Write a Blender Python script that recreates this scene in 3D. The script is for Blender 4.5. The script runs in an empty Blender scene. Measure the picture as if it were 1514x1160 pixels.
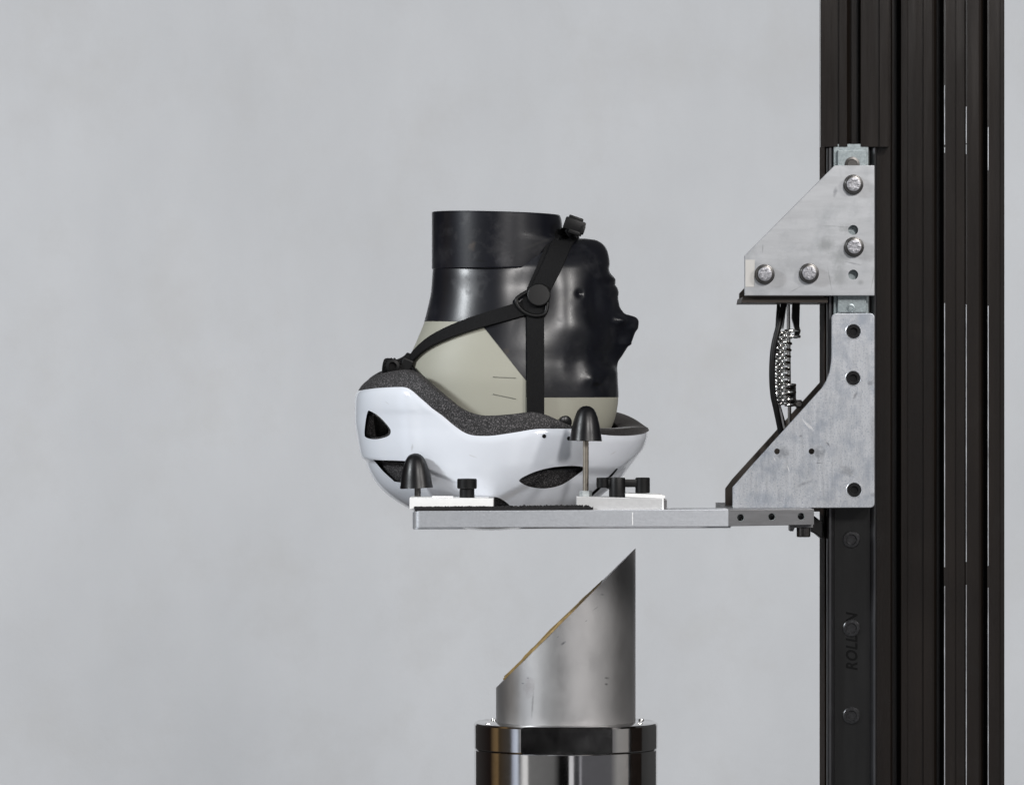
import bpy, bmesh, math, random
from math import sin, cos, pi, sqrt, atan2, radians
from mathutils import Vector, Matrix
from mathutils.bvhtree import BVHTree
random.seed(7)
SC = bpy.context.scene
COL = SC.collection
S, D, CX, CY = 0.0006, 4.5, 757.0, 580.0          # metres per photo pixel in the head's plane, camera distance

# ------------------------------------------------------------------ camera, world, lights, exposure
cam_d = bpy.data.cameras.new('camera'); cam = bpy.data.objects.new('camera', cam_d); COL.objects.link(cam)
cam.location = (0, -D, 0); cam.rotation_euler = (pi/2, 0, 0)
cam_d.sensor_width = 36; cam_d.lens = 36*D/(1514*S); cam_d.clip_end = 60; cam_d.clip_start = 0.1
SC.camera = cam
SC.view_settings.view_transform = 'Standard'; SC.view_settings.look = 'None'
SC.view_settings.exposure = 0; SC.view_settings.gamma = 1

W = bpy.data.worlds.new('World'); SC.world = W; W.use_nodes = True
wn = W.node_tree.nodes; wl = W.node_tree.links; wn.clear()
wo = wn.new('ShaderNodeOutputWorld'); wb = wn.new('ShaderNodeBackground')
tc = wn.new('ShaderNodeTexCoord'); sx = wn.new('ShaderNodeSeparateXYZ')
wl.new(tc.outputs['Generated'], sx.inputs[0])
ng = wn.new('ShaderNodeMath'); ng.operation = 'MULTIPLY'; ng.inputs[1].default_value = -1
wl.new(sx.outputs[1], ng.inputs[0])
at = wn.new('ShaderNodeMath'); at.operation = 'ARCTAN2'
wl.new(sx.outputs[0], at.inputs[0]); wl.new(ng.outputs[0], at.inputs[1])
mp = wn.new('ShaderNodeMapRange'); mp.inputs[1].default_value = -pi; mp.inputs[2].default_value = pi
wl.new(at.outputs[0], mp.inputs[0])
rp = wn.new('ShaderNodeValToRGB'); rp.color_ramp.interpolation = 'LINEAR'
# the dim lab all round, bright bands put in to reflect in the steel: azimuth 0 is towards the camera, negative to the left
stops = [(-180, (.05,.05,.05)), (-110, (.012,.008,.007)), (-102, (.15,.10,.05)),
         (-96, (.19,.125,.06)), (-93, (.05,.035,.02)), (-74, (.06,.055,.05)), (-69, (.55,.6,.72)), (-64, (.75,.82,.95)), (-61, (.10,.10,.105)), 
         (-55, (.9,.9,.9)), (-50, (.9,.9,.9)), (-48, (.19,.19,.19)), (-16, (.14,.14,.14)), (-8, (.005,.005,.005)), (3, (.005,.005,.005)), (4, (.8,.8,.82)), (8.5, (.7,.7,.72)), (10, (.05,.05,.055)),
         (16.5, (.06,.06,.065)), (17.5, (.7,.7,.75)), (19, (.11,.11,.12)), (58, (.11,.11,.118)), (68, (.3,.295,.29)), (92, (.27,.255,.245)), (97, (.03,.03,.03)), (130, (.06,.06,.06))]
cr = rp.color_ramp
while len(cr.elements) > 1: cr.elements.remove(cr.elements[-1])
for i, (a, c) in enumerate(stops):
    e = cr.elements[0] if i == 0 else cr.elements.new((a+180)/360)
    e.position = (a+180)/360; e.color = (*c, 1)
wl.new(mp.outputs[0], rp.inputs[0]); wl.new(rp.outputs[0], wb.inputs[0]); wb.inputs[1].default_value = 1.0
wl.new(wb.outputs[0], wo.inputs[0])

def area(name, loc, target, sx_, sy_, power, color):
    l = bpy.data.lights.new(name, 'AREA'); l.shape = 'RECTANGLE'; l.size = sx_; l.size_y = sy_
    l.energy = power; l.color = color
    o = bpy.data.objects.new(name, l); COL.objects.link(o); o.location = loc
    d = Vector(target)-Vector(loc); o.rotation_euler = d.to_track_quat('-Z', 'Y').to_euler()
    return o
def polar(az, el, r):
    a, e = radians(az), radians(el)
    return (r*sin(a)*cos(e), -r*cos(a)*cos(e), r*sin(e))
area('lamp_front', polar(19, 23.5, 3.3), (0.05, 0, 0), .30, .40, 42, (1, .97, .95))
area('lamp_left', polar(-57, 23, 3.2), (0, 0, 0), .30, .42, 70, (.93, .97, 1))
area('lamp_right', polar(46, 22, 3.2), (0.1, 0, 0), .3, .4, 32, (1, .97, .94))
area('added_wall_fill_left', (-1.6, 1.0, .1), (-1.6, 3.5, .1), 1.1, 1.6, 27.8, (.985, .99, 1))  # this pair is added out of view, only to brighten the wall
area('added_wall_fill_right', (1.6, 1.0, .1), (1.6, 3.5, .1), 1.1, 1.6, 27.2, (.985, .995, 1))

# ------------------------------------------------------------------ helpers
def P(px, py, y=0.0):
    k = S*(D+y)/D
    return Vector(((px-CX)*k, y, (CY-py)*k))

def interp(tab):
    """smooth (monotone cubic) interpolation of [(t, v), ...]"""
    xs = [t for t, _ in tab]; ys = [v for _, v in tab]; n = len(xs)
    h = [xs[i+1]-xs[i] for i in range(n-1)]; dl = [(ys[i+1]-ys[i])/h[i] for i in range(n-1)]
    m = [0]*n; m[0] = dl[0]; m[-1] = dl[-1]
    for i in range(1, n-1):
        if dl[i-1]*dl[i] <= 0: m[i] = 0
        else:
            w1 = 2*h[i]+h[i-1]; w2 = h[i]+2*h[i-1]
            m[i] = (w1+w2)/(w1/dl[i-1]+w2/dl[i])
    def f(x):
        if x <= xs[0]: return ys[0]
        if x >= xs[-1]: return ys[-1]
        lo, hi = 0, n-1
        while hi-lo > 1:
            md = (lo+hi)//2
            if xs[md] <= x: lo = md
            else: hi = md
        t = (x-xs[lo])/h[lo]; t2, t3 = t*t, t*t*t
        return (2*t3-3*t2+1)*ys[lo]+(t3-2*t2+t)*h[lo]*m[lo]+(-2*t3+3*t2)*ys[hi]+(t3-t2)*h[lo]*m[hi]
    return f

def smooth01(x): x = max(0., min(1., x)); return x*x*(3-2*x)

def obj(name, bm, mat, parent=None, smooth=False, angle=35, origin=None):
    """link a bmesh (world coordinates) as ONE mesh object; under a parent the origin is the parent's"""
    if parent is not None: org = parent.matrix_basis.translation.copy() if parent.parent is None else Vector(parent['_o'])
    else:
        cs = [v.co for v in bm.verts]
        org = origin or Vector(((min(c.x for c in cs)+max(c.x for c in cs))/2, (min(c.y for c in cs)+max(c.y for c in cs))/2, min(c.z for c in cs)))
    bmesh.ops.translate(bm, verts=bm.verts, vec=-org)
    bmesh.ops.recalc_face_normals(bm, faces=bm.faces)
    me = bpy.data.meshes.new(name); 
    if smooth:
        for f in bm.faces: f.smooth = True
        for e in bm.edges:
            if len(e.link_faces) == 2 and e.calc_face_angle(0) > radians(angle): e.smooth = False
    bm.to_mesh(me); bm.free()
    me.materials.append(mat)
    o = bpy.data.objects.new(name, me); COL.objects.link(o)
    if parent is not None: o.parent = parent
    else: o.location = org
    return o

def subpart_base(o):           # lets a child of a part know where its local origin is in the world
    o['_o'] = tuple(o.parent.matrix_basis.translation) if o.parent else tuple(o.location)
    return o

def thing(name, label, cat, loc, group=None):
    o = bpy.data.objects.new(name, None); COL.objects.link(o); o.location = loc; o.empty_display_size = .02
    tag(o, label, cat, group); return o
def tag(o, label=None, cat=None, group=None, kind=None):
    if label: o['label'] = label
    if cat: o['category'] = cat
    if group: o['group'] = group
    if kind: o['kind'] = kind
    return o

def prism(poly, y0, y1, bev=0.0, bm=None, seg=2, yref=None):
    """pixel outline placed at its own depth y0, extruded straight back to y1"""
    b = bmesh.new()
    f = [b.verts.new(P(x, y, y0 if yref is None else yref)) for x, y in poly]
    for v in f: v.co.y = y0
    k = [b.verts.new((v.co.x, y1, v.co.z)) for v in f]
    n = len(poly); b.faces.new(f); b.faces.new(k[::-1])
    for i in range(n): b.faces.new((f[i], k[i], k[(i+1) % n], f[(i+1) % n]))
    bmesh.ops.recalc_face_normals(b, faces=b.faces)
    if bev: bmesh.ops.bevel(b, geom=list(b.edges), offset=bev, segments=seg, profile=.6, affect='EDGES', clamp_overlap=True)
    return merge(bm, b)
def merge(bm, b):
    if bm is None: return b
    me = bpy.data.meshes.new('tmp'); b.to_mesh(me); b.free(); bm.from_mesh(me); bpy.data.meshes.remove(me); return bm

def box(c, d, bev=0.0, rot=None, bm=None, seg=2):
    b = bmesh.new(); bmesh.ops.create_cube(b, size=1)
    bmesh.ops.scale(b, vec=d, verts=b.verts)
    if bev: bmesh.ops.bevel(b, geom=list(b.edges), offset=bev, segments=seg, profile=.6, affect='EDGES')
    if rot is not None: bmesh.ops.rotate(b, cent=(0, 0, 0), matrix=rot, verts=b.verts)
    bmesh.ops.translate(b, vec=c, verts=b.verts); return merge(bm, b)

def lathe(profile, c, axis='Z', n=48, bm=None, cap=True):
    """profile [(r, h), ...] about an axis through c ('Z' up or 'Y' towards -y, the viewer)"""
    b = bmesh.new(); rings = []
    for r, h in profile:
        if r < 1e-7:
            rings.append([b.verts.new((0, 0, h))]); continue
        rings.append([b.verts.new((r*cos(2*pi*i/n), r*sin(2*pi*i/n), h)) for i in range(n)])
    for A, B in zip(rings, rings[1:]):
        if len(A) == 1 and len(B) == 1: continue
        for i in range(n):
            j = (i+1) % n
            if len(A) == 1: b.faces.new((A[0], B[i], B[j]))
            elif len(B) == 1: b.faces.new((A[i], B[0], A[j]))
            else: b.faces.new((A[i], B[i], B[j], A[j]))
    for R in (rings[0], rings[-1]):
        if cap and len(R) > 2: b.faces.new(R)
    bmesh.ops.recalc_face_normals(b, faces=b.faces)
    if axis == 'Y': bmesh.ops.rotate(b, cent=(0, 0, 0), matrix=Matrix.Rotation(pi/2, 3, 'X'), verts=b.verts)
    bmesh.ops.translate(b, vec=c, verts=b.verts); return merge(bm, b)

def tube(pts, r, n=10, bm=None, cap=True):
    b = bmesh.new(); pts = [Vector(p) for p in pts]; N = len(pts)
    T = [(pts[min(i+1, N-1)]-pts[max(i-1, 0)]).normalized() for i in range(N)]
    up = Vector((0, 1, 0)) if abs(T[0].y) < .9 else Vector((1, 0, 0))
    nrm = (up-T[0]*up.dot(T[0])).normalized(); rings = []
    for i in range(N):
        nrm = (nrm-T[i]*nrm.dot(T[i])).normalized(); bi = T[i].cross(nrm)
        rr = r(i/(N-1)) if callable(r) else r
        rings.append([b.verts.new(pts[i]+(nrm*cos(2*pi*k/n)+bi*sin(2*pi*k/n))*rr) for k in range(n)])
    for A, B in zip(rings, rings[1:]):
        for k in range(n): b.faces.new((A[k], B[k], B[(k+1) % n], A[(k+1) % n]))
    if cap: b.faces.new(rings[0][::-1]); b.faces.new(rings[-1])
    bmesh.ops.recalc_face_normals(b, faces=b.faces)
    return merge(bm, b)

def catmull(pts, sub=8):
    pts = [Vector(p) for p in pts]; out = []
    for i in range(len(pts)-1):
        p0, p1, p2, p3 = pts[max(i-1, 0)], pts[i], pts[i+1], pts[min(i+2, len(pts)-1)]
        for k in range(sub):
            t = k/sub
            out.append(.5*((2*p1)+(p2-p0)*t+(2*p0-5*p1+4*p2-p3)*t*t+(3*p1-p0-3*p2+p3)*t**3))
    out.append(pts[-1]); return out

def boolean(o, cutters, op='DIFFERENCE', solver='EXACT'):
    for cb in cutters:
        bmesh.ops.recalc_face_normals(cb, faces=cb.faces)
        me = bpy.data.meshes.new('cut'); cb.to_mesh(me); cb.free()
        c = bpy.data.objects.new('cut', me); COL.objects.link(c)
        m = o.modifiers.new('b', 'BOOLEAN'); m.operation = op; m.solver = solver; m.object = c
        bpy.context.view_layer.update()
        dg = bpy.context.evaluated_depsgraph_get()
        new = bpy.data.meshes.new_from_object(o.evaluated_get(dg))
        o.modifiers.clear(); old = o.data; o.data = new; bpy.data.meshes.remove(old)
        bpy.data.objects.remove(c); bpy.data.meshes.remove(me)
    return o
def sharpen(o, angle=35, smooth=True):
    b = bmesh.new(); b.from_mesh(o.data)
    for f in b.faces: f.smooth = smooth
    for e in b.edges: e.smooth = not (len(e.link_faces) == 2 and e.calc_face_angle(0) > radians(angle))
    b.to_mesh(o.data); b.free()

# ------------------------------------------------------------------ materials
def mat(name, col, rough=.5, metal=0., var=.0, vscale=40, stretch=(1, 1, 1), rvar=0., bump=0., bscale=400, bstretch=(1, 1, 1),
        coat=0., spec=.5, speck=None, sheen=0., dirt=None, spots=None, org=None):
    m = bpy.data.materials.new(name); m.use_nodes = True; nt = m.node_tree; n = nt.nodes; l = nt.links
    p = n['Principled BSDF']; p.inputs['Base Color'].default_value = (*col, 1)
    p.inputs['Roughness'].default_value = rough; p.inputs['Metallic'].default_value = metal
    p.inputs['Coat Weight'].default_value = coat; p.inputs['Coat Roughness'].default_value = .06
    p.inputs['Specular IOR Level'].default_value = spec; p.inputs['Sheen Weight'].default_value = sheen
    t = n.new('ShaderNodeTexCoord')
    def noise(sc, st, det=5, ro=.6):
        mpn = n.new('ShaderNodeMapping'); mpn.inputs['Scale'].default_value = st
        l.new(t.outputs['Object'], mpn.inputs[0])
        q = n.new('ShaderNodeTexNoise'); q.inputs['Scale'].default_value = sc; q.inputs['Detail'].default_value = det
        q.inputs['Roughness'].default_value = ro; l.new(mpn.outputs[0], q.inputs[0]); return q
    def ramp(src, a, b, c0, c1):
        r = n.new('ShaderNodeMapRange'); r.inputs[1].default_value = a; r.inputs[2].default_value = b
        r.inputs[3].default_value = c0; r.inputs[4].default_value = c1; l.new(src, r.inputs[0]); return r.outputs[0]
    def mix(fac, a, b):
        x = n.new('ShaderNodeMix'); x.data_type = 'RGBA'; l.new(fac, x.inputs[0])
        for k, v in ((6, a), (7, b)):
            if isinstance(v, tuple): x.inputs[k].default_value = (*v, 1)
            else: l.new(v, x.inputs[k])
        return x.outputs[2]
    c_out = None
    if var:
        q = noise(vscale, stretch); f = ramp(q.outputs[0], .3, .7, 0, 1)
        c_out = mix(f, tuple(c*(1-var) for c in col), tuple(min(1, c*(1+var)) for c in col))
    if dirt:                      # (colour, scale, low, high, strength): stains with a shape of their own
        q = noise(dirt[1], (1, 1, 1), 6, .65); f = ramp(q.outputs[0], dirt[2], dirt[3], 0, dirt[4])
        c_out = mix(f, c_out if c_out else col, dirt[0])
        if len(dirt) > 5:
            l.new(ramp(q.outputs[0], dirt[2], dirt[3], rough, dirt[5]), p.inputs['Roughness'])
    if speck:                     # (colour, scale, low, high)
        q = noise(speck[1], (1, 1, 1), 2, .5); f = ramp(q.outputs[0], speck[2], speck[3], 0, 1)
        c_out = mix(f, c_out if c_out else col, speck[0])
    if spots:                     # single marks: (px, py, rx, ry, angle, colour, strength, raggedness) in the X-Z plane of the thing
        q = noise(260, (1, 1, 1), 5, .65)
        for (sx_, sy_, rx, ry, ang, colr, st, rag) in spots:
            c0 = P(sx_, sy_, 0)-org
            mpn = n.new('ShaderNodeMapping'); mpn.vector_type = 'TEXTURE'
            mpn.inputs['Location'].default_value = (c0.x, 0, c0.z); mpn.inputs['Rotation'].default_value = (0, radians(ang), 0)
            mpn.inputs['Scale'].default_value = (rx*S, 1e3, ry*S)
            l.new(t.outputs['Object'], mpn.inputs[0])
            ln = n.new('ShaderNodeVectorMath'); ln.operation = 'LENGTH'; l.new(mpn.outputs[0], ln.inputs[0])
            ad = n.new('ShaderNodeMath'); ad.operation = 'MULTIPLY_ADD'; ad.inputs[1].default_value = rag*2; ad.inputs[2].default_value = -rag
            l.new(q.outputs[0], ad.inputs[0])
            su = n.new('ShaderNodeMath'); su.operation = 'ADD'; l.new(ln.outputs['Value'], su.inputs[0]); l.new(ad.outputs[0], su.inputs[1])
            c_out = mix(ramp(su.outputs[0], .25, 1.0, st, 0), c_out if c_out else col, colr)
    if c_out: l.new(c_out, p.inputs['Base Color'])
    if rvar:
        q = noise(vscale*1.7, stretch); l.new(ramp(q.outputs[0], .3, .7, max(0, rough-rvar), rough+rvar), p.inputs['Roughness'])
    if bump:
        q = noise(bscale, bstretch, 4); bp = n.new('ShaderNodeBump'); bp.inputs['Strength'].default_value = 1
        bp.inputs['Distance'].default_value = bump; l.new(q.outputs[0], bp.inputs['Height']); l.new(bp.outputs[0], p.inputs['Normal'])
    return m

M = {}
DK = (.16, .165, .18); GR = (.27, .28, .285); BR = (.80, .80, .80)
SP_UP = [(1212, 366, 16, 14, 0, GR, .85, .5), (1232, 384, 18, 18, 10, GR, .6, .8), (1232, 412, 14, 18, 0, GR, .7, .6), (1243, 344, 16, 8, 0, GR, .6, 1.2), (1262, 421, 6, 5, 0, GR, .7, .5),
         (1225, 290, 4, 9, 10, DK, .6, 1.), (1246, 292, 6, 5, 30, DK, .55, 1.3), (1256, 250, 26, 3, -4, GR, .8, 1.2), (1232, 340, 30, 1.2, 4, GR, .6, 1.2), (1250, 393, 16, 1.2, 12, DK, .55, .8),
         (1217, 415, 1.0, 22, -10, GR, .8, .4), (1280, 415, 1.0, 22, 12, GR, .8, .4), (1167, 431, 12, .9, -28, DK, .5, .5), (1120, 372, 1.2, 8, 4, GR, .9, .5), (1288, 320, 3, 14, 0, DK, .45, 1.2), (1170, 395, 40, 14, 0, (.36, .37, .385), .7, 1.)]
SP_LOW = [(1183, 626, .9, 11, -38, BR, .9, .5), (1186.5, 628, .9, 11, -38, BR, .9, .5), (1190, 630, .8, 10, -38, BR, .8, .5), (1157, 690, 1.2, 7, -20, BR, .8, .5), (1137, 676, 1, 5, -30, BR, .7, .5), (1244, 696, 18, .8, 28, BR, .5, 1.),
          (1149, 667, 11, 11, 0, (.22, .23, .25), .75, 1.3), (1200, 667, 12, 12, 0, (.22, .23, .25), .75, 1.3), (1214, 654, 5, 2, 50, DK, .8, .8), (1175, 643, 3, 2.2, 0, DK, .7, .6), (1254, 584, 2.5, 9, 25, DK, .8, 1.), (1276, 566, 6, 5, 0, DK, .55, 1.1), (1241, 558, 1.5, 10, 5, DK, .5, 1.),
          (1242, 694, 14, 9, 20, (.26, .27, .29), .7, 1.3), (1281, 640, 6, 60, 0, (.33, .34, .36), .6, .8), (1284, 560, 10, 6, 0, DK, .35, .8), (1180, 712, 12, 3, -25, (.25, .26, .28), .7, 1.2), (1222, 748, 4, 1.6, 0, DK, .7, .5), (1120, 735, 34, 16, 0, (.30, .33, .38), .6, 1.), (1202, 682, 9, 1, 0, DK, .7, .7), (1281, 728, 8, 4, 0, DK, .4, .8)]
M['wall'] = mat('wall_paint', (.545, .555, .57), .9, var=.065, vscale=2.6, stretch=(1, 1, .6), dirt=((.50, .50, .50), 5, .50, .72, .55), bump=.0012, bscale=34, spec=.2)
M['shell'] = mat('white_gloss_shell', (.725, .755, .81), .10, coat=.3, var=.012, vscale=22, dirt=((.50, .49, .46), 75, .66, .78, .45), spots=[(612, 660, 2, 7, 8, (.45, .45, .45), .6, .5), (700, 672, 9, 1.2, 20, (.5, .5, .5), .5, .8), (905, 668, 6, 1, -30, (.5, .5, .5), .5, .6), (575, 595, 5, .8, 40, (.5, .5, .5), .5, .6)], org=P(740, 784, 0))
M['foam'] = mat('speckled_black_foam', (.014, .0135, .014), .72, var=.5, vscale=90, speck=((.17, .16, .165), 980, .50, .72), bump=.0005, bscale=980)
M['felt'] = mat('dark_felt', (.022, .020, .019), .95, var=.3, vscale=300, bump=.0006, bscale=900, sheen=.2)
M['rubber_head'] = mat('black_rubber_skin', (.0068, .0076, .0112), .32, var=.3, vscale=25, dirt=((.045, .045, .05), 38, .52, .84, .5, .55), org=P(760, 735, 0), spots=[(830, 478, 14, 18, 10, (.035, .035, .04), .7, .9), (833, 447, 11, 7, 0, (.022, .022, .022), .8, 1.2), (749, 521, 5, 6, 20, (.035, .028, .022), .8, .8), (838, 459, 2.2, 1.6, 0, (.003, .003, .003), 1, .3), (843, 484, 2, 2.6, 20, (.003, .003, .003), 1, .5), (882, 568, 10, 4, 0, (.004, .004, .004), .8, 1), (690, 425, 24, 20, 0, (.03, .03, .034), .5, .9), (775, 340, 30, 4, -25, (.03, .03, .03), .4, .7)], bump=.00003, bscale=300)
M['collar'] = mat('black_collar', (.0062, .0068, .0105), .30, var=.25, vscale=20, dirt=((.04, .038, .04), 26, .52, .82, .5, .55), org=P(760, 735, 0), spots=[(699, 366, 6, 10, 0, (.06, .045, .035), .6, .9), (745, 388, 16, 14, 0, (.05, .05, .055), .5, 1), (795, 362, 36, 3, -22, (.03, .03, .03), .5, .8), (712, 388, 12, 2, 5, (.002, .002, .002), .7, .8), (675, 352, 3, 10, 5, (.025, .025, .028), .5, .8)], bump=.00003, bscale=300)
M['beige'] = mat('beige_vinyl', (.36, .355, .295), .55, var=.03, vscale=18, bump=.00005, bscale=300)
M['strap'] = mat('black_webbing', (.0045, .0045, .005), .8, var=.3, vscale=900, stretch=(1, 1, .25), bump=.0005, bscale=1300, spec=.25)
M['black_plastic'] = mat('black_plastic', (.0028, .0028, .003), .46, spec=.3, var=.15, vscale=60, bump=.00006, bscale=900)
M['bumper'] = mat('black_rubber', (.0035, .0035, .0045), .36, spec=.38, var=.2, vscale=80, rvar=.05, dirt=((.05, .048, .05), 120, .6, .85, .5))
M['mat'] = mat('crumb_rubber', (.012, .011, .012), .9, var=.4, vscale=500, bump=.001, bscale=700)
M['alu'] = mat('brushed_aluminium', (.49, .505, .53), .42, .6, var=.09, vscale=120, stretch=(2.2, 1, .25), rvar=.08,
               bump=.0001, bscale=900, bstretch=(2, 1, .5), dirt=((.27, .30, .35), 48, .47, .66, .75), speck=((.30, .33, .38), 750, .54, .70), org=P(1260, 780, -.094), spots=SP_LOW)
M['alu_worn'] = mat('smudged_aluminium', (.43, .44, .455), .42, .5, var=.10, vscale=60, stretch=(.3, 1, 2), rvar=.06,
                    bump=.00004, bscale=600, bstretch=(.3, 1, 3), dirt=((.31, .325, .34), 30, .50, .66, .65), org=P(1260, 438, -.092), spots=SP_UP)
M['alu_bar'] = mat('machined_aluminium', (.68, .70, .735), .36, .66, var=.05, vscale=400, rvar=.08, bump=.00005, bscale=1500,
                   dirt=((.40, .41, .43), 30, .5, .85, .25))
M['steel_grey'] = mat('grey_steel', (.21, .21, .215), .42, .65, var=.1, vscale=200, stretch=(.4, 1, 2), bump=.00004, bscale=900)
M['zinc'] = mat('zinc_plated_steel', (.29, .33, .34), .38, .7, var=.2, vscale=500, bump=.0001, bscale=700)
M['white_block'] = mat('white_painted_block', (.90, .90, .89), .55, var=.04, vscale=150, bump=.0001, bscale=500)
M['light_block'] = mat('pale_anodised_block', (.60, .60, .60), .45, .3, var=.06, vscale=200, bump=.00008, bscale=900)
M['dark_steel'] = mat('dark_bronze_steel', (.045, .036, .030), .5, .4, var=.15, vscale=80)
M['column'] = mat('black_bronze_anodised', (.0108, .0080, .0064), .22, .12, var=.3, vscale=30, stretch=(2, 1, .15), rvar=.05, bump=.00003, bscale=700, bstretch=(2, 1, .1), spec=.4, dirt=((.02, .018, .017), 20, .6, .8, .5))
M['column_side'] = mat('bronze_side', (.016, .010, .007), .75, .0, var=.2, vscale=30, spec=.15)
M['rail'] = mat('oiled_rail_steel', (.011, .011, .011), .28, .2, var=.2, vscale=60, stretch=(2, 1, .3), bump=.00006, bscale=800)
M['lip'] = mat('ground_rail_lip', (.11, .11, .115), .3, .9, var=.2, vscale=150, stretch=(1, 1, .2))
M['chrome'] = mat('chromed_wire', (.72, .71, .69), .16, 1., var=.1, vscale=200)
M['bolt_dark'] = mat('dark_bolt_washer', (.13, .125, .12), .3, .95, var=.2, vscale=300)
M['bolt_face'] = mat('bright_bolt_face', (.33, .33, .35), .42, .6, var=.22, vscale=300, bump=.0005, bscale=330)
M['screw'] = mat('blackened_screw', (.014, .014, .015), .3, .5)
M['rail_screw'] = mat('oiled_screw', (.05, .05, .052), .32, .8, var=.4, vscale=500)
M['rod'] = mat('threaded_steel_rod', (.50, .45, .38), .3, .95, var=.1, vscale=200)
M['nut'] = mat('zinc_nut', (.62, .66, .66), .35, .6, var=.1, vscale=300)
M['tube'] = mat('brushed_steel_tube', (.52, .515, .515), .44, .92, var=.03, vscale=26, stretch=(1, 1, .5), rvar=.06,
                bump=.00005, bscale=800, bstretch=(.4, .4, 4), dirt=((.20, .195, .195), 30, .6, .82, .15), org=P(836.5, 1066, 0), spots=[(832, 945, 5, 2, -35, DK, .8, .7), (824, 936, 3, 1, -35, DK, .5, .7), (865, 913, 2.4, .9, -30, DK, .7, .5), (879, 895, 6, 1, -35, DK, .45, .7), (896, 997, 4, 2.4, 0, (.08, .08, .08), .8, 1.), (895, 1006, 3, 2, 0, (.08, .08, .08), .7, .8), (773, 1005, 3, 1.6, 0, DK, .8, .7), (780, 997, 2, 1.6, 0, DK, .7, .7), (787, 1035, 2, 26, 4, (.24, .23, .23), .6, .6), (782, 1010, 9, 16, 0, (.36, .33, .33), .5, 1.), (889, 875, 4, 2, 0, DK, .6, .8)])
M['polish'] = mat('polished_steel', (.66, .65, .645), .09, 1., var=.09, dirt=((.42, .41, .41), 46, .58, .75, .5, .3), vscale=20, rvar=.03, bump=.00001, bscale=300)
M['tan'] = mat('tan_abrasive_backing', (.28, .19, .07), .7, var=.35, vscale=120, bump=.0004, bscale=400)
M['ink'] = mat('dark_engraving', (.0045, .0045, .0045), .8, spec=.12)
M['painted_glint'] = mat('painted_edge_highlight', (.42, .43, .45), .4, .3, var=.5, vscale=60, stretch=(1, 1, .6))  # pale colour standing in for light caught on the column's chamfers
M['mark'] = mat('ink_line', (.10, .10, .085), .7)

# ------------------------------------------------------------------ the setting
b = bmesh.new()
NW = 40
for i in range(NW+1):
    for j in range(NW+1): b.verts.new((-1.5+3*i/NW, 3.5, -1.3+2.6*j/NW))
b.verts.ensure_lookup_table()
for i in range(NW):
    for j in range(NW):
        a = i*(NW+1)+j; b.faces.new([b.verts[k] for k in (a, a+NW+1, a+NW+2, a+1)])
wall = obj('wall', b, M['wall'], origin=Vector((0, 3.5, 0))); tag(wall, kind='structure', label='plain pale grey wall behind the test rig')

# ------------------------------------------------------------------ the guide column on the right
colm = thing('guide_column', 'tall black grooved metal guide column at the right with a rail down its front', 'column', P(1350, 580, 0)+Vector((0, 0, -.6)))
def extrude_profile(prof, yb, z0, z1):
    b = bmesh.new()
    lo = [b.verts.new((P(x, CY, y).x, y, z0)) for x, y in prof]
    lo.append(b.verts.new((lo[-1].co.x, yb, z0))); lo.append(b.verts.new((lo[0].co.x, yb, z0)))
    hi = [b.verts.new((v.co.x, v.co.y, z1)) for v in lo]; n = len(lo)
    for i in range(n): b.faces.new((lo[i], lo[(i+1) % n], hi[(i+1) % n], hi[i]))
    b.faces.new(lo); b.faces.new(hi[::-1]); bmesh.ops.recalc_face_normals(b, faces=b.faces); return b
F = -.062
prof = [(1220.5, F+.001), (1221.5, F), (1316.5, F), (1318.5, F+.002), (1319.5, F+.02), (1330, F+.02), (1330.5, F+.0025), (1332.5, F), (1341, F), (1341.4, F+.0003), (1342.2, F+.0003), (1342.6, F),
        (1363, F), (1363.4, F+.002), (1365, F+.002), (1365.4, F), (1378, F), (1381, F+.0012), (1384, F+.003), (1385, F+.022), (1394.5, F+.022), (1395.2, F+.0012),
        (1395.6, F+.0008), (1398, F-.0000), (1412, F), (1412.4, F+.0008), (1413.4, F+.0008), (1413.8, F), (1426, F), (1427.2, F+.0014), (1427.6, F+.0008), (1430, F), (1447, F), (1450, F+.001), (1452.5, F+.003),
        (1453.5, F+.02), (1459, F+.02), (1459.6, F+.0012), (1460, F+.0008), (1462.4, F), (1478, F), (1478.4, F+.0004), (1479.2, F+.0004), (1479.6, F), (1484, F), (1485, F+.001)]
obj('extrusion', extrude_profile(prof, .012, -.6, .6), M['column'], colm)
xs_ = P(1220.4, CY, F).x
obj('side_skin', box((xs_-.0004, (F+.0115)/2, 0), (.0006, .0115-F-.001, 1.2)), M['column_side'], colm)
for px_, segs in ((1396.7, ((126, 214), (218, 226), (448, 838), (866, 1200))), (1428.7, ((158, 212), (214, 228), (450, 830), (864, 1200))), (1461.1, ((188, 252), (452, 836), (868, 1200)))):  # thin pale strips on the chamfers, imitating broken lines of reflected light
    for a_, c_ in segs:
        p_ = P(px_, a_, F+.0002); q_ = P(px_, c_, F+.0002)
        obj('edge_highlight', tube([p_, (p_+q_)/2, q_], .00038, 8), M['painted_glint'], colm, smooth=True, angle=80)
# plain dark cover over the upper end of the rail
G = -.078
cprof = [(1213.5, G+.001), (1214.5, G), (1238.5, G), (1239, G+.002), (1240.3, G+.002), (1240.8, G), (1252, G), (1256, G+.003), (1259, G+.012), (1271.5, G+.012), (1272, G+.001), (1273, G),
         (1298, G), (1298.5, G+.002), (1300, G+.002), (1300.5, G), (1312, G), (1314.5, G+.0004), (1315, G+.002)]
obj('rail_cover', extrude_profile(cprof, F-.0005, P(0, 217, G).z, .6), M['column'], colm)
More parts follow.
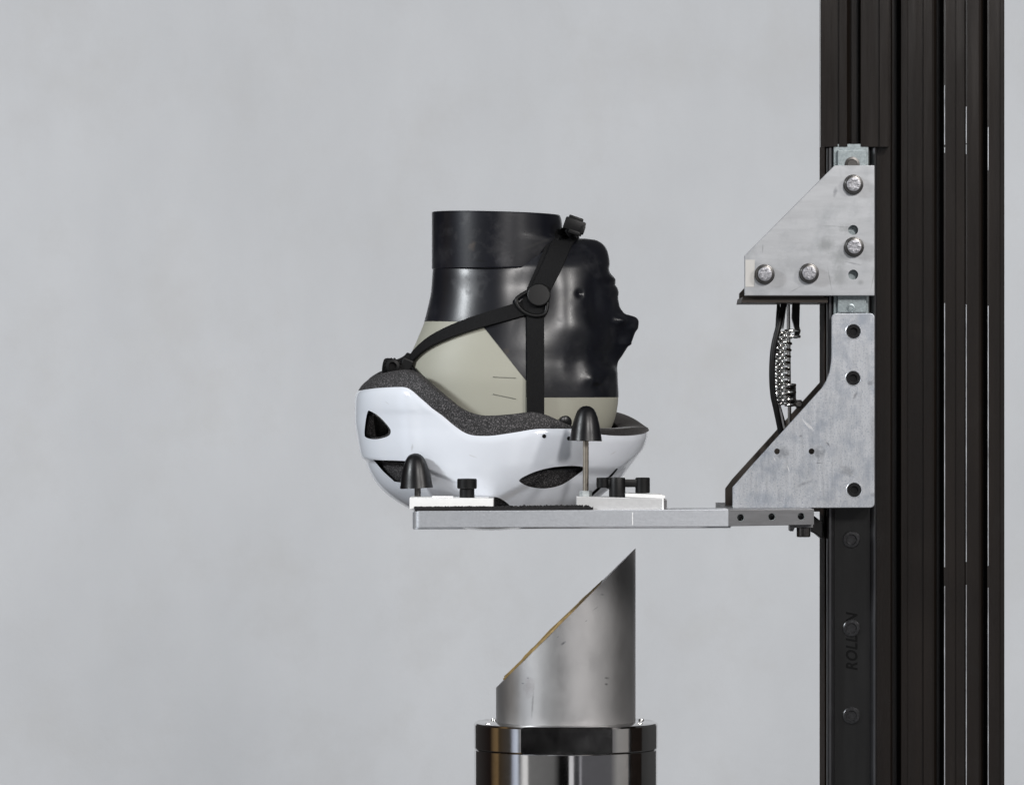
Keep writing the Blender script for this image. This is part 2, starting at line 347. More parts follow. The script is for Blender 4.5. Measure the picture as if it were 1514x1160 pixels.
# rail: floor plus two raised lips
zr0, zr1 = -.6, P(0, 218.5, -.078).z
def strip(x0, x1, yf, yb, bev=.0006):
    a, c = P(x0, CY, yf).x, P(x1, CY, yf).x
    return box(((a+c)/2, (yf+yb)/2, (zr0+zr1)/2), (c-a, yb-yf, zr1-zr0), bev)
rail = subpart_base(obj('rail', strip(1222.5, 1294.5, -.0700, F-.0006), M['rail'], colm))
lipp = [(1222.5, -.071), (1223.5, -.0745), (1226, -.0765), (1229, -.0765), (1231.5, -.0745), (1233, -.0735), (1234.2, -.0712)]
l1 = obj('rail_lip', extrude_profile(lipp, -.0702, zr0, zr1), M['lip'], rail, smooth=True, angle=50)
lipp2 = [(1286.5, -.0712), (1288, -.0735), (1290.5, -.0755), (1293, -.0765), (1295.5, -.0755), (1296.5, -.071)]
obj('rail_lip', extrude_profile(lipp2, -.0702, zr0, zr1), M['lip'], rail, smooth=True, angle=50)
def hexagon_cut(c, r, d):
    return lathe([(r, 0), (r, d)], c, 'Y', 6)
def star_socket(c, r, depth):
    b = bmesh.new(); n = 36
    f = [b.verts.new((c[0]+r*(1+.16*cos(6*2*pi*i/n))*cos(2*pi*i/n), c[1], c[2]+r*(1+.16*cos(6*2*pi*i/n))*sin(2*pi*i/n))) for i in range(n)]
    k = [b.verts.new((v.co.x, v.co.y+depth, v.co.z)) for v in f]
    b.faces.new(f); b.faces.new(k[::-1])
    for i in range(n): b.faces.new((f[i], k[i], k[(i+1) % n], f[(i+1) % n]))
    bmesh.ops.recalc_face_normals(b, faces=b.faces); return b
for py in (797, 928, 1057):
    c = P(1259, py, -.0700); r = 12.5*S
    s = obj('rail_screw', lathe([(r, .0001), (r, .0011), (r*.90, .0016), (r*.60, .0017), (r*.54, .0003), (0, .0002)], c, 'Y', 40), M['rail_screw'], rail, smooth=True, angle=25)
# engraved lettering, reads upwards
cu = bpy.data.curves.new('txt', 'FONT'); cu.body = 'ROLLON'; cu.size = 1; cu.shear = .22; cu.extrude = .004; cu.offset = .028; cu.space_character = 1.1
to = bpy.data.objects.new('txt', cu); COL.objects.link(to); bpy.context.view_layer.update()
me = bpy.data.meshes.new_from_object(to.evaluated_get(bpy.context.evaluated_depsgraph_get())); bpy.data.objects.remove(to)
b = bmesh.new(); b.from_mesh(me); bpy.data.meshes.remove(me)
x0, x1 = min(v.co.x for v in b.verts), max(v.co.x for v in b.verts)
y0, y1 = min(v.co.y for v in b.verts), max(v.co.y for v in b.verts)
pA, pB = P(1268, 990, -.0702), P(1250.5, 904, -.0702)
for v in b.verts:
    tx, ty, tz = (v.co.x-x0)/(x1-x0), (v.co.y-y0)/(y1-y0), v.co.z
    v.co = Vector((pA.x+(pB.x-pA.x)*ty, -.0702+tz*.01, pA.z+(pB.z-pA.z)*tx))
obj('lettering', b, M['ink'], rail)

# ------------------------------------------------------------------ bolts for the carriages
def hex_bolt(parent, px, py, y, r=14.5):
    c = P(px, py, y); R = r*S; z = sin(px*3.7+py)   # a stable turn of each head
    w = subpart_base(obj('bolt', lathe([(R, .0001), (R, .0014), (R*.95, .0020), (R*.90, .0021), (R*.88, .0058), (R*.80, .0068), (R*.69, .0070), (R*.66, .0064)], c, 'Y', 48), M['bolt_dark'], parent, smooth=True))
    bm = lathe([(R*.70, .0060), (R*.70, .0069), (R*.64, .0072), (R*.34, .0071), (0, .0071)], c, 'Y', 36)
    for k in range(7):                                # raised strength marks round the rim
        a = 2*pi*k/7+z*3
        box(c+Vector((cos(a)*R*.50, -.0073, sin(a)*R*.50)), (.0030, .0008, .0011), .0002, Matrix.Rotation(-a+.7*((k % 3)-1), 3, 'Y'), bm)
    obj('bolt_face', bm, M['bolt_face'], w, smooth=True)
def socket_screw(parent, px, py, y, r=10):
    c = P(px, py, y); R = r*S
    bm = lathe([(R, -.004), (R, -.0006), (R*.9, .0001), (R*.58, .0001), (R*.52, -.0030), (0, -.0030)], c, 'Y', 36)
    obj('screw', bm, M['screw'], parent, smooth=True)
    obj('countersink', lathe([(R*1.0, -.0006), (R*1.04, .0004), (R*1.12, .0009), (R*1.17, .0007), (R*1.0, -.0006)], c, 'Y', 40, None, False), M['alu_bar'], parent, smooth=True)
def cyl(px, py, y, r, back=.03, front=.01, n=36):
    return lathe([(r*S, -back), (r*S, front)], P(px, py, y), 'Y', n)

# ------------------------------------------------------------------ upper carriage
YU = -.092
up = thing('upper_carriage', 'upper smudged aluminium bracket with four big bolts on the rail above the spring', 'bracket', P(1260, 438, YU))
pl = obj('side_plate', prism([(1234, 244.5), (1293, 244.5), (1293, 437), (1101, 437), (1101, 378)], YU, YU+.008, .0006), M['alu_worn'], up)
boolean(pl, [cyl(1261.5, 340, YU, 7.3), cyl(1261.5, 406, YU, 7.3)])
for x, y in ((1261.5, 273), (1262.5, 365), (1130.5, 405.5), (1196, 404)): hex_bolt(up, x, y, YU)
bp = obj('back_plate', prism([(1240, 262), (1300, 262), (1300, 449), (1093, 449), (1093, 434), (1105, 421), (1111, 386)], .016, .022, .0005), M['dark_steel'], up)
obj('spacer', prism([(1098, 439), (1224, 439), (1224, 447.5), (1096, 447.5)], YU+.0085, .0155, .0005), M['dark_steel'], up)
obj('slide_block', prism([(1238.5, 222), (1280.5, 222), (1280.5, 462), (1238.5, 462)], -.0835, -.0715, .0006), M['zinc'], up)
obj('slide_block_core', prism([(1232.5, 213), (1284, 213), (1284, 470), (1232.5, 470)], -.0772, -.0712, .0005), M['zinc'], up)
c = P(1260, 243, -.0835); obj('slide_screw', lathe([(.0065, .0001), (.0065, .0008), (.0045, .0010), (.004, .0004), (0, .0004)], c, 'Y', 30), M['bolt_dark'], up, smooth=True)
c = P(1258, 455, -.0835); obj('slide_screw', lathe([(.0035, .0001), (.0035, .0008), (.0025, .0010), (.002, .0004), (0, .0004)], c, 'Y', 30), M['zinc'], up, smooth=True)
obj('tape', prism([(1102, 384), (1116, 384), (1115, 424), (1102, 424)], YU-.0003, YU-.00005), mat('yellowed_tape', (.52, .505, .48), .5, var=.05), up)

# ------------------------------------------------------------------ lower (drop) carriage with its fork
YL = -.094
low = thing('drop_carriage', 'lower sliding aluminium carriage whose flat fork holds the white helmet', 'carriage', P(1260, 780, YL))
def arc(cx, cy, r, a0, a1, n=8):
    return [(cx+r*cos(radians(a0+(a1-a0)*i/n)), cy-r*sin(radians(a0+(a1-a0)*i/n))) for i in range(n+1)]
poly = arc(1237, 470, 7, 180, 90, 5)+arc(1287, 469, 6, 90, 0, 5)+arc(1287, 744, 6, 0, -90, 5)+[(1083.5, 751), (1083.5, 720)]
cv = [(1216, 573), (1222, 563), (1227, 550), (1229.5, 535), (1230, 520)]
pl = obj('side_plate', prism(poly+[(1090, 713), (1110, 690)]+cv, YL, YL+.009, .0005), M['alu'], low)
scr = [(1262, 490), (1261.5, 559), (1263, 724)]
boolean(pl, [cyl(x, y, YL, 10.6, .02) for x, y in scr]+[cyl(1149, 667, YL, 4.3), cyl(1200, 667, YL, 4.3)])
for x, y in scr: socket_screw(low, x, y, YL+.0006, 10.1)
# ground-bright ring round each countersink and a curved bright scuff
obj('back_plate', prism([(1226, 470), (1298, 470), (1298, 756), (1072.5, 756), (1072.5, 722), (1082, 709), (1217, 560), (1226, 540)], .014, .021, .0005), M['dark_steel'], low)
obj('slide_block', prism([(1232, 466), (1289, 466), (1289, 748), (1232, 748)], -.084, -.0715, .0006), M['zinc'], low)
# fork: two arms and a cross block; left end of each arm rounded
YA, YI = -.150, -.092
def arm(y0, y1, pyt=755.2, pyb=780):
    zt, zb = P(0, pyt, y0).z, P(0, pyb, y0).z
    xl, xr = P(611.5, 0, y0).x, P(1077, 0, y0).x
    r = .0062; sg = 1 if y0 < y1 else -1
    out = [(xr, y0), (xr, y1)]+[(xl+r-r*sin(a), y1-sg*(r-r*cos(a))) for a in [i*pi/2/6 for i in range(7)]]
    out += [(xl+r-r*cos(a), y0+sg*(r-r*sin(a))) for a in [i*pi/2/6 for i in range(7)]]
    b = bmesh.new(); lo = [b.verts.new((x, y, zb)) for x, y in out]; hi = [b.verts.new((x, y, zt+(x-xl)*.0055)) for x, y in out]
    for v in lo: v.co.z += (v.co.x-xl)*.0042
    n = len(out); b.faces.new(lo); b.faces.new(hi[::-1])
    for i in range(n): b.faces.new((lo[i], lo[(i+1) % n], hi[(i+1) % n], hi[i]))
    bmesh.ops.recalc_face_normals(b, faces=b.faces)
    ee = [e for e in b.edges if abs(e.verts[0].co.z-e.verts[1].co.z) < .004]
    bmesh.ops.bevel(b, geom=ee, offset=.0005, segments=2, affect='EDGES'); return b
obj('fork_arm', arm(YA, YI), M['alu_bar'], low, smooth=True)
obj('fork_arm', arm(.128, .078), M['alu_bar'], low, smooth=True)
zt, zb = P(0, 752.8, YA).z, P(0, 777.4, YA).z; xa, xb_ = P(1077.2, 0, YA).x, P(1203.5, 0, YA).x
cb = obj('cross_block', prism([(1077.2, 752.8), (1203.5, 752.3), (1203.5, 775.5), (1077.2, 777.6)], YA-.0002, .128, .0005), M['steel_grey'], low)
boolean(cb, [cyl(x, y, YA, 5.4, .02) for x, y in ((1095, 765), (1141, 763.8), (1184.5, 763.2))])
for x, y in ((1095, 765), (1141, 763.8), (1184.5, 763.2)):      # bright threaded bore
    bm = None; c = P(x, y, YA); prf = []
    for k in range(10): prf.append((5.3*S if k % 2 == 0 else 4.7*S, -.0005-.0011*k))
    b = bmesh.new(); n = 28
    rings = [[b.verts.new((c.x+r*cos(2*pi*i/n), c.y-h, c.z+r*sin(2*pi*i/n))) for i in range(n)] for r, h in prf]
    for A, B in zip(rings, rings[1:]):
        for i in range(n): b.faces.new((A[i], B[i], B[(i+1) % n], A[(i+1) % n]))
    obj('threaded_hole', b, M['nut'], low)
obj('scribe_line', prism([(934.6, 757), (935.8, 757), (935.8, 776), (934.6, 776)], YA-.0002, YA+.0002), M['white_block'], low)
bm = lathe([(10*S, -.0001), (10*S, -.0072), (9*S, -.0080), (5*S, -.0080), (5*S, -.005), (0, -.005)], P(1188, 779.8, -.12), 'Z', 36)
obj('hanging_bolt', bm, M['bolt_dark'], low, smooth=True)
obj('washer_strip', prism([(1168, 776.5), (1202, 775.6), (1202, 779.8), (1175, 780), (1173, 785), (1168, 785)], -.125, -.10, .0004), M['steel_grey'], low)
obj('guide_shoe', prism([(1203.8, 762), (1216, 772), (1216, 797), (1208, 790), (1199, 786), (1199, 778)], -.07, -.02, .001), M['black_plastic'], low)

# ------------------------------------------------------------------ spring, rod and cable between the carriages
spr = thing('coil_spring', 'shiny coil spring on a thin rod between the two brackets', 'spring', P(1160, 622, -.03))
yS = -.035
ax = lambda t: P(1157.5+(1.5 if t > .3 else -1)*0+6*sin((t-.5)*2)*-.2, 489+t*110, yS)
pts = []; turns = 11.5; Rz = 12.5*S
for i in range(int(turns*22)+1):
    t = i/(turns*22); a = 2*pi*i/22
    c = ax(t)+Vector(((-3*S)*(sin(pi*t)), 0, 0)); pts.append(c+Vector((Rz*cos(a), Rz*sin(a), 0)))
obj('coil', tube(pts, 2.3*S, 8), M['chrome'], spr, smooth=True, angle=80)
obj('rod', tube([P(1165.5, 450, yS-.002), P(1167.5, 628, yS-.002)], 2.6*S, 12), M['chrome'], spr, smooth=True, angle=80)
for py in (489, 497.5, 569, 580, 590.5, 598.5):
    e = 1183 if py < 500 else 1176
    obj('wire_end', tube([P(1160, py, yS-.006), P(1170, py-.5, yS-.007), P(e, py, yS-.004)], 2.1*S, 8), M['chrome'], spr, smooth=True, angle=80)
obj('hook_plate', prism([(1172, 446), (1183, 446), (1182, 482), (1184, 490), (1180, 500), (1174, 500), (1176, 488), (1171, 470)], yS, yS+.012, .0008), M['black_plastic'], spr)
obj('stop_block', prism([(1166, 567), (1177, 567), (1177, 600), (1166, 602)], yS+.001, yS+.014, .0008), M['black_plastic'], spr)
obj('stop_nut', lathe([(7*S, -.004), (7*S, .004), (4*S, .005), (4*S, .007)], P(1181, 597, yS), 'Y', 6), M['bolt_dark'], spr)
cab = obj('cable', tube(catmull([P(1161, 440, -.045), P(1156, 462, -.046), P(1150, 487, -.05), P(1143.5, 516, -.052), P(1141.5, 550, -.052), P(1143, 582, -.05), P(1148, 606, -.048), P(1156, 645, -.044)], 10), 4.4*S, 12), M['black_plastic'], smooth=True, angle=80)
tag(cab, 'black cable bowed to the left alongside the shiny coil spring', 'cable')
cab2 = obj('rod_link', tube([P(1151, 450, -.02), P(1149, 480, -.022), P(1152, 600, -.02), P(1160, 628, -.015)], 2.6*S, 10), M['black_plastic'], spr, smooth=True, angle=80)
obj('strut', prism([(1159.5, 452), (1163, 452), (1158.5, 486), (1155, 486)], yS+.004, yS+.008, .0004), M['steel_grey'], spr)
obj('strut', prism([(1149.5, 600), (1154, 599), (1161, 634), (1156.5, 634)], yS+.004, yS+.008, .0004), M['steel_grey'], spr)

# ------------------------------------------------------------------ headform, upside down, facing right
xb = interp([(353, 652), (398, 640), (430, 637.5), (455, 632.5), (474, 627.5), (505, 615), (530, 605), (560, 600), (600, 603), (640, 618), (680, 650), (710, 690), (735, 738)])
xf0 = interp([(353, 868), (355, 881), (359, 889), (365, 895), (374, 899), (388, 901.5), (402, 903), (425, 907), (450, 909), (500, 908), (530, 908), (545, 911), (565, 913.5), (587, 914.5), (603, 913), (628, 906), (650, 893), (680, 860), (710, 815), (735, 742)])
wd = interp([(353, 20), (357, 31), (365, 40), (380, 50), (398, 57.3), (430, 61), (470, 66), (520, 72), (570, 75), (620, 75), (660, 70), (690, 60), (715, 42), (735, 3)])
nose = interp([(395, 0), (405, 1.5), (413, 5), (418, 4), (421, 3.2), (425, 5.5), (432, 7), (440, 5.5), (452, 7), (459, 11), (464, 16), (467, 27), (470, 33), (476, 36), (484, 35.5), (492, 31), (500, 28), (506, 26), (509, 25.5), (512, 21), (518, 17), (526, 12), (536, 5), (546, 1), (556, 0)])
nosew = interp([(395, 26), (430, 24), (455, 13), (466, 12), (480, 12), (500, 9), (540, 9)])
def g(d2): return math.exp(-d2)
def head_point(py, u):
    a, bk, w = xf0(py), xb(py), wd(py)*.001
    xm = bk+(a-bk)*.5; A = (a-bk)*.5
    cu_, su = cos(u), sin(u); e = .90
    cx = abs(cu_)**e*(1 if cu_ >= 0 else -1); sy = abs(su)**e*(1 if su >= 0 else -1)
    x = xm+A*cx; y = w*sy*(1-.06*cx)
    ay = abs(y)*1000; out = 0.0; dx = 0.0
    if cu_ > 0:
        dx += nose(py)*g((ay/nosew(py))**2)
        # eyes, brow, cheek bones, nostril wings, mouth corners (mm along the outward direction)
        out -= 6.0*g(((py-527)/13)**2+((ay-30)/15)**2)
        out += 3.4*g(((py-527)/8)**2+((ay-31)/9)**2)
        out -= 0.7*g(((py-523)/2.0)**2+((ay-31)/10)**2)
        out += 1.6*g(((py-551)/9)**2+((ay-26)/20)**2)
        out += 2.5*g(((py-487)/20)**2+((ay-46)/13)**2)
        out -= 2.4*g(((py-452)/18)**2+((ay-34)/10)**2)
        out += 6.0*g(((py-474)/7)**2+((ay-15)/5)**2)
        out -= 1.6*g(((py-419)/7)**2+((ay-25)/7)**2)
        out -= 1.6*g(((py-400)/7)**2+(ay/22)**2)
    # jaw line: hollow between neck and cheek, then the fuller cheek
    px = x
    if su != 0:
        out -= 4.5*g(((px-783)/34)**2+((py-425)/46)**2)
        out += 2.5*g(((px-838)/26)**2+((py-475)/55)**2)
        out -= 2.2*g(((px-856)/4.5)**2+((py-436)/5)**2)
        out -= 3.0*g(((px-880)/12)**2+((py-450)/40)**2)
        out -= 2.0*g(((px-850)/14)**2+((py-540)/22)**2)
        out += 2.2*g(((px-872)/9)**2+((py-560)/10)**2)
    p = P(x+dx, py, 0); p.y = y
    # outward in the slice plane
    nx, ny = cu_*w, su*A*S
    L = sqrt(nx*nx+ny*ny) or 1
    p.x += out*.001*nx/L; p.y += out*.001*ny/L
    return p
NR, NU = 260, 260
b = bmesh.new(); rows = []
for i in range(NR+1):
    t = i/NR; py = 353+(735-353)*t
    if t < .06: py = 353+(t/.06)**1.6*.06*382
    rows.append([b.verts.new(head_point(py, 2*pi*k/NU+1e-4)) for k in range(NU)])
for A, B in zip(rows, rows[1:]):
    for k in range(NU): b.faces.new((A[k], B[k], B[(k+1) % NU], A[(k+1) % NU]))
b.faces.new(rows[0]); b.faces.new(rows[-1][::-1])
bmesh.ops.recalc_face_normals(b, faces=b.faces)
HEAD = BVHTree.FromBMesh(b)
seam = [(580, 474), (709.5, 477), (778, 563), (778, 587), (930, 587)]
def cutplane(bm, p, q):
    a, c = P(*p), P(*q); d = (c-a).normalized(); nrm = Vector((d.z, 0, -d.x))
    bmesh.ops.bisect_plane(bm, geom=bm.verts[:]+bm.edges[:]+bm.faces[:], dist=1e-6, plane_co=a, plane_no=nrm)
for p, q in zip(seam, seam[1:]): cutplane(b, p, q)
def is_beige(c):
    px, py = CX+c.x/S, CY-c.z/S
    if px <= 709.5: return py > 474+(px-580)*3/129.5
    if px <= 778: return py > 477+(px-709.5)*86/68.5
    return py > 587
head = thing('headform', 'black and beige dummy head standing upside down in the white helmet', 'dummy head', P(760, 735, 0))
for nm, key, m in (('face_skin', False, M['rubber_head']), ('crown', True, M['beige'])):
    c = b.copy()
    bmesh.ops.delete(c, geom=[f for f in c.faces if is_beige(f.calc_center_median()) != key], context='FACES')
    if key:
        for v in c.verts: v.co.y *= .992; v.co.x = (v.co.x+.0004 if v.co.x < 0 else v.co.x-.0002)
    obj(nm, c, m, head, smooth=True, angle=70)
b.free()
# neck collar
cf = interp([(313, 828), (320, 830), (335, 832), (344, 838), (350, 854), (356, 862), (366, 864), (380, 861), (391, 852), (398, 838)])
cw = interp([(313, 57.5), (398, 59)])
b = bmesh.new(); rows = []
def collar_ring(py, ins=0.0, drop=0.0):
    ring = []
    for k in range(160):
        u = 2*pi*k/160; xm = 736; a = (cf(py)-xm) if cos(u) > 0 else (xm-638.5-ins*.3)
        if cos(u) > 0: a = 92+(a-92)*cos(u)**3
        x = xm+a*cos(u)*(1-ins*.01); y = cw(py)*.001*sin(u)*(1-ins*.01)
        t = (py-313)/85.
        p = P(x, py+(1-t)*5*(x-638)/190+drop, 0); p.y = y; ring.append(b.verts.new(p))
    return ring
rows.append(collar_ring(313, 3)); rows.append(collar_ring(313.3, 1)); rows.append(collar_ring(314.2, 0))
for i in range(1, 60): rows.append(collar_ring(314.2+(397-314.2)*i/60))
rows.append(collar_ring(397.2, .0)); rows.append(collar_ring(398.2, .8)); rows.append(collar_ring(398.4, 3))
for A, B in zip(rows, rows[1:]):
    for k in range(160): b.faces.new((A[k], B[k], B[(k+1) % 160], A[(k+1) % 160]))
b.faces.new(rows[0]); b.faces.new(rows[-1])
COLL = BVHTree.FromBMesh(b)
obj('neck_collar', b, M['collar'], head, smooth=True, angle=40)
def on_head(px, py, off=.0015):
    o = Vector((0, -D, 0)); d = (P(px, py, 0)-o).normalized(); best = None
    for T in (HEAD, COLL):
        h = T.ray_cast(o, d)
        if h[0] is not None and (best is None or h[3] < best[3]): best = h
    if best is None:                                  # beyond the outline: keep the depth of the nearest surface inside it
        q, n = on_head(px+(760-px)*.04, py+(480-py)*.04, off)
        return P(px, py, q.y), n
    n = best[1] if best[1].dot(d) < 0 else -best[1]
    return best[0]+n*off, n
# two short inked lines and a small nick
for a, c in (((730, 557), (763, 558.5)), ((730, 582.5), (763, 589.5))):
    pts = [on_head(a[0]+(c[0]-a[0])*i/8, a[1]+(c[1]-a[1])*i/8, .0002)[0] for i in range(9)]
    obj('ink_mark', tube(pts, .00017, 6), M['mark'], head)
    obj('ink_dot', tube([pts[0]-Vector((.0006, 0, 0)), pts[0]+Vector((.0006, 0, 0))], .0003, 6), M['mark'], head)

# ------------------------------------------------------------------ helmet, upside down
hl = interp([(520, 580), (540, 558), (550, 545), (560, 535), (577, 526.5), (600, 524.5), (620, 524.3), (650, 528.5), (670, 532.5), (690, 538.5), (705, 545.5), (720, 556), (732, 569), (745, 588), (755, 607), (765, 630), (774, 658), (780, 683), (783, 703), (784, 724)])
hr = interp([(520, 875), (540, 885), (590, 908), (604, 920), (612, 940), (625, 955), (633, 960), (645, 957.5), (675, 947), (695, 934), (710, 922), (725, 904), (735, 891), (745, 874), (755, 855), (765, 832), (774, 803), (780, 775), (783, 750), (784, 726)])
hw = interp([(520, 90), (547, 94), (570, 97), (600, 99), (640, 99), (680, 96), (710, 90), (740, 79), (755, 70), (765, 60), (774, 46), (780, 31), (783, 16), (784, .5)])
SN = interp([(527, 578), (560, 574), (598, 572.5), (608, 576), (622, 588), (660, 618), (684, 637), (700, 643), (720, 643.5), (760, 638.5), (800, 633), (845, 633), (870, 638), (900, 643.5), (930, 645), (950, 643), (960, 638)])
LN = interp([(527, 577), (535, 568), (555, 556), (570, 551), (598, 547), (610, 550), (625, 560), (660, 587), (690, 607), (705, 612), (720, 613.5), (760, 611), (788, 608), (812, 613), (838, 626), (860, 631), (880, 633), (915, 636), (940, 636), (958, 634)])
LF = interp([(527, 577), (540, 558), (556, 546), (600, 541), (640, 570), (700, 602), (780, 598), (850, 600), (900, 602), (917, 604), (940, 613), (958, 630), (960, 632)])
SF = interp([(527, 578), (560, 574), (600, 572), (660, 612), (700, 632), (780, 622), (850, 625), (920, 630), (960, 638)])
def slice_pt(py, u, ins):
    """point (px, y) of the helmet's outer surface at level py, inset by ins metres"""
    l, r, w = hl(py)+ins/S, hr(py)-ins/S, hw(py)*.001-ins
    if r < l+2: l = r = (l+r)/2; r += 1; l -= 1
    w = max(w, .0005)
    xm, A = (l+r)/2, (r-l)/2; e = .93
    c, s = cos(u), sin(u)
    return xm+A*abs(c)**e*(1 if c >= 0 else -1), w*abs(s)**e*(1 if s >= 0 else -1)
def rim(u, near, far, ins=0.0):
    py = 620.
    for _ in range(14):
        x, y = slice_pt(py, u, ins); f = smooth01((y/(hw(py)*.001)+1)/2)
        py = .5*py+.5*(near(x)*(1-f)+far(x)*f)
    return py
def seg_dist(px, py, pl):
    """signed vertical offset (px) below a polyline"""
    for (x0, y0), (x1, y1) in zip(pl, pl[1:]):
        if x0 <= px <= x1: return py-(y0+(y1-y0)*(px-x0)/(x1-x0))
    return None
cre1 = interp([(500, 668), (545, 676), (600, 681), (660, 700), (720, 735), (760, 770)])
cre2 = interp([(690, 765), (740, 731), (770, 715), (810, 697), (850, 688), (885, 690), (910, 690), (940, 672), (960, 655)])
def crease(px, py):
    d = 0.0
    if px < 760: d += 3.2*smooth01((py-cre1(px))/7)*smooth01((700-px)/60)
    if px > 690: d += 3.4*smooth01((py-cre2(px)+3)/16)*smooth01((px-690)/60)
    d += 1.2*g(((px-925)/18)**2+((py-685)/26)**2)
    d += 2.0*g(((px-556)/30)**2+((py-630)/26)**2)*.5
    return d*.001
helm = thing('bicycle_helmet', 'white glossy cycling helmet held upside down in the fork, black straps and foam', 'helmet', P(740, 784, 0))
NU = 300
def surface(rowfun, n, thick=False):
    b = bmesh.new(); rows = []
    for i in range(n+1): rows.append([b.verts.new(rowfun(i/n, 2*pi*k/NU)) for k in range(NU)])
    for A, B in zip(rows, rows[1:]):
        for k in range(NU): b.faces.new((A[k], B[k], B[(k+1) % NU], A[(k+1) % NU]))
    return b, rows
RS = [rim(2*pi*k/NU, SN, SF) for k in range(NU)]; RL = [rim(2*pi*k/NU, LN, LF) for k in range(NU)]
# smooth out the numerical wobble
for R in (RS, RL):
    for _ in range(3): R[:] = [(R[k-1]+2*R[k]+R[(k+1) % NU])/4 for k in range(NU)]
RL = [min(a, s-1.5) for a, s in zip(RL, RS)]
def hp(py, u, ins, cr_on=True):
    x, y = slice_pt(py, u, ins)
    if cr_on:
        d = crease(x, py)
        x, y = slice_pt(py, u, ins+d)
    p = P(x, py, 0); p.y = y; return p
TH = .0016
b = bmesh.new(); rows = []
NV = 120
def add_row(fn): rows.append([b.verts.new(fn(k)) for k in range(NU)])
for i in range(NV+1):
    t = i/NV; s = 1-cos(t*pi/2)
    add_row(lambda k: (lambda py: hp(py, 2*pi*k/NU, .0012*max(0, 1-(py-RS[k])/11)**2))(784-(784-RS[k])*s))
add_row(lambda k: hp(RS[k]-.5, 2*pi*k/NU, .0015)); add_row(lambda k: hp(RS[k]-.3, 2*pi*k/NU, .0026))
for i in range(NV, 0, -2):
    t = i/NV; s = 1-cos(t*pi/2)
    add_row(lambda k: (lambda py: hp(py, 2*pi*k/NU, TH+.0010*max(0, 1-(py-RS[k])/11)**2))(782-(782-RS[k])*s))
for A, B in zip(rows, rows[1:]):
    for k in range(NU): b.faces.new((A[k], B[k], B[(k+1) % NU], A[(k+1) % NU]))
b.faces.new(rows[0]); b.faces.new(rows[-1])
bmesh.ops.recalc_face_normals(b, faces=b.faces)
SHELL = BVHTree.FromBMesh(b)
shell = obj('shell', b, M['shell'], helm, smooth=True, angle=50)
def round_poly(pts, sub=6):
    n = len(pts); out = []
    for i in range(n):
        p0, p1, p2, p3 = [Vector((*pts[(i+k-1) % n], 0)) for k in range(4)]
        for k in range(sub):
            t = k/sub; q = .5*((2*p1)+(p2-p0)*t+(2*p0-5*p1+4*p2-p3)*t*t+(3*p1-p0-3*p2+p3)*t**3); out.append((q.x, q.y))
    return out
V1 = round_poly([(544, 608), (549, 608), (562, 616), (576, 631), (578.5, 639), (573, 645), (555, 649), (541, 646.5), (538.5, 640), (540.5, 622)], 4)
V2 = [(551, 680), (621, 681), (622, 690)]+arc(592, 704, 9, -20, -100, 5)+[(583, 712), (566, 697)]
V3 = round_poly([(768, 709), (776, 703.5), (795, 695.5), (820, 690), (845, 688.5), (861, 690), (864, 693), (852, 703), (832, 716), (815, 721), (800, 722), (782, 719), (770, 713)], 4)
V4 = round_poly([(702, 750), (715, 738), (731, 734), (744, 739), (755, 750), (740, 756), (715, 757)], 4)
V5 = [(862, 741), (884, 721), (904, 701), (912, 692.5), (914, 693.5), (907, 702.5), (887, 724), (866, 743)]
vents = [(V1, -.045), (V2, -.06), (V3, -.085), (V4, -.075), (V5, -.06)]
boolean(shell, [prism(v, -.16, .16, yref=yr_) for v, yr_ in vents])
sharpen(shell, 40)
# foam liner
def inset_at(py, k):
    d = py-RS[k]
    return .0014+.0050*smooth01((d-7)/22)
b = bmesh.new(); rows = []
for i in range(64):
    s = 1-cos(i/63*pi/2); add_row(lambda k: (lambda py: hp(py, 2*pi*k/NU, inset_at(py, k)))(776-(776-RS[k]-2)*s))
for i in range(1, 13):
    t = i/12; add_row(lambda k: hp(RS[k]+2+(RL[k]+2.5-RS[k]-2)*t, 2*pi*k/NU, (.0021-.0007*smooth01(t*2.5)), t < .5))
add_row(lambda k: hp(RL[k]+.8, 2*pi*k/NU, .0021, False)); add_row(lambda k: hp(RL[k], 2*pi*k/NU, .0036, False))
INN = [.016+.007*max(0, cos(2*pi*k/NU))**2 for k in range(NU)]
add_row(lambda k: hp(RL[k]+.2, 2*pi*k/NU, .009, False)); add_row(lambda k: hp(RL[k]+2, 2*pi*k/NU, INN[k]-.002, False))
add_row(lambda k: hp(RL[k]+6, 2*pi*k/NU, INN[k], False))
for i in range(1, 30): add_row(lambda k: hp(RL[k]+6+(745-RL[k]-6)*i/30, 2*pi*k/NU, INN[k]+.002*i/30, False))
for A, B in zip(rows, rows[1:]):
    for k in range(NU): b.faces.new((A[k], B[k], B[(k+1) % NU], A[(k+1) % NU]))
b.faces.new(rows[0]); b.faces.new(rows[-1])
bmesh.ops.recalc_face_normals(b, faces=b.faces)
liner = obj('foam_liner', b, M['foam'], helm, smooth=True, angle=60)
def shrink(v, f, dx=0, dy=0):
    cx, cy = sum(p[0] for p in v)/len(v), sum(p[1] for p in v)/len(v)
    return [(cx+(p[0]-cx)*f+dx, cy+(p[1]-cy)*f+dy) for p in v]
boolean(liner, [prism(shrink(V1, .86), -.16, -.012, yref=-.04), prism([(562, 676), (618, 676), (616, 683), (570, 683)], -.16, -.03, yref=-.055), prism([(800, 688), (862, 686), (856, 692), (800, 695)], -.16, -.03, yref=-.08)])
sharpen(liner, 45)
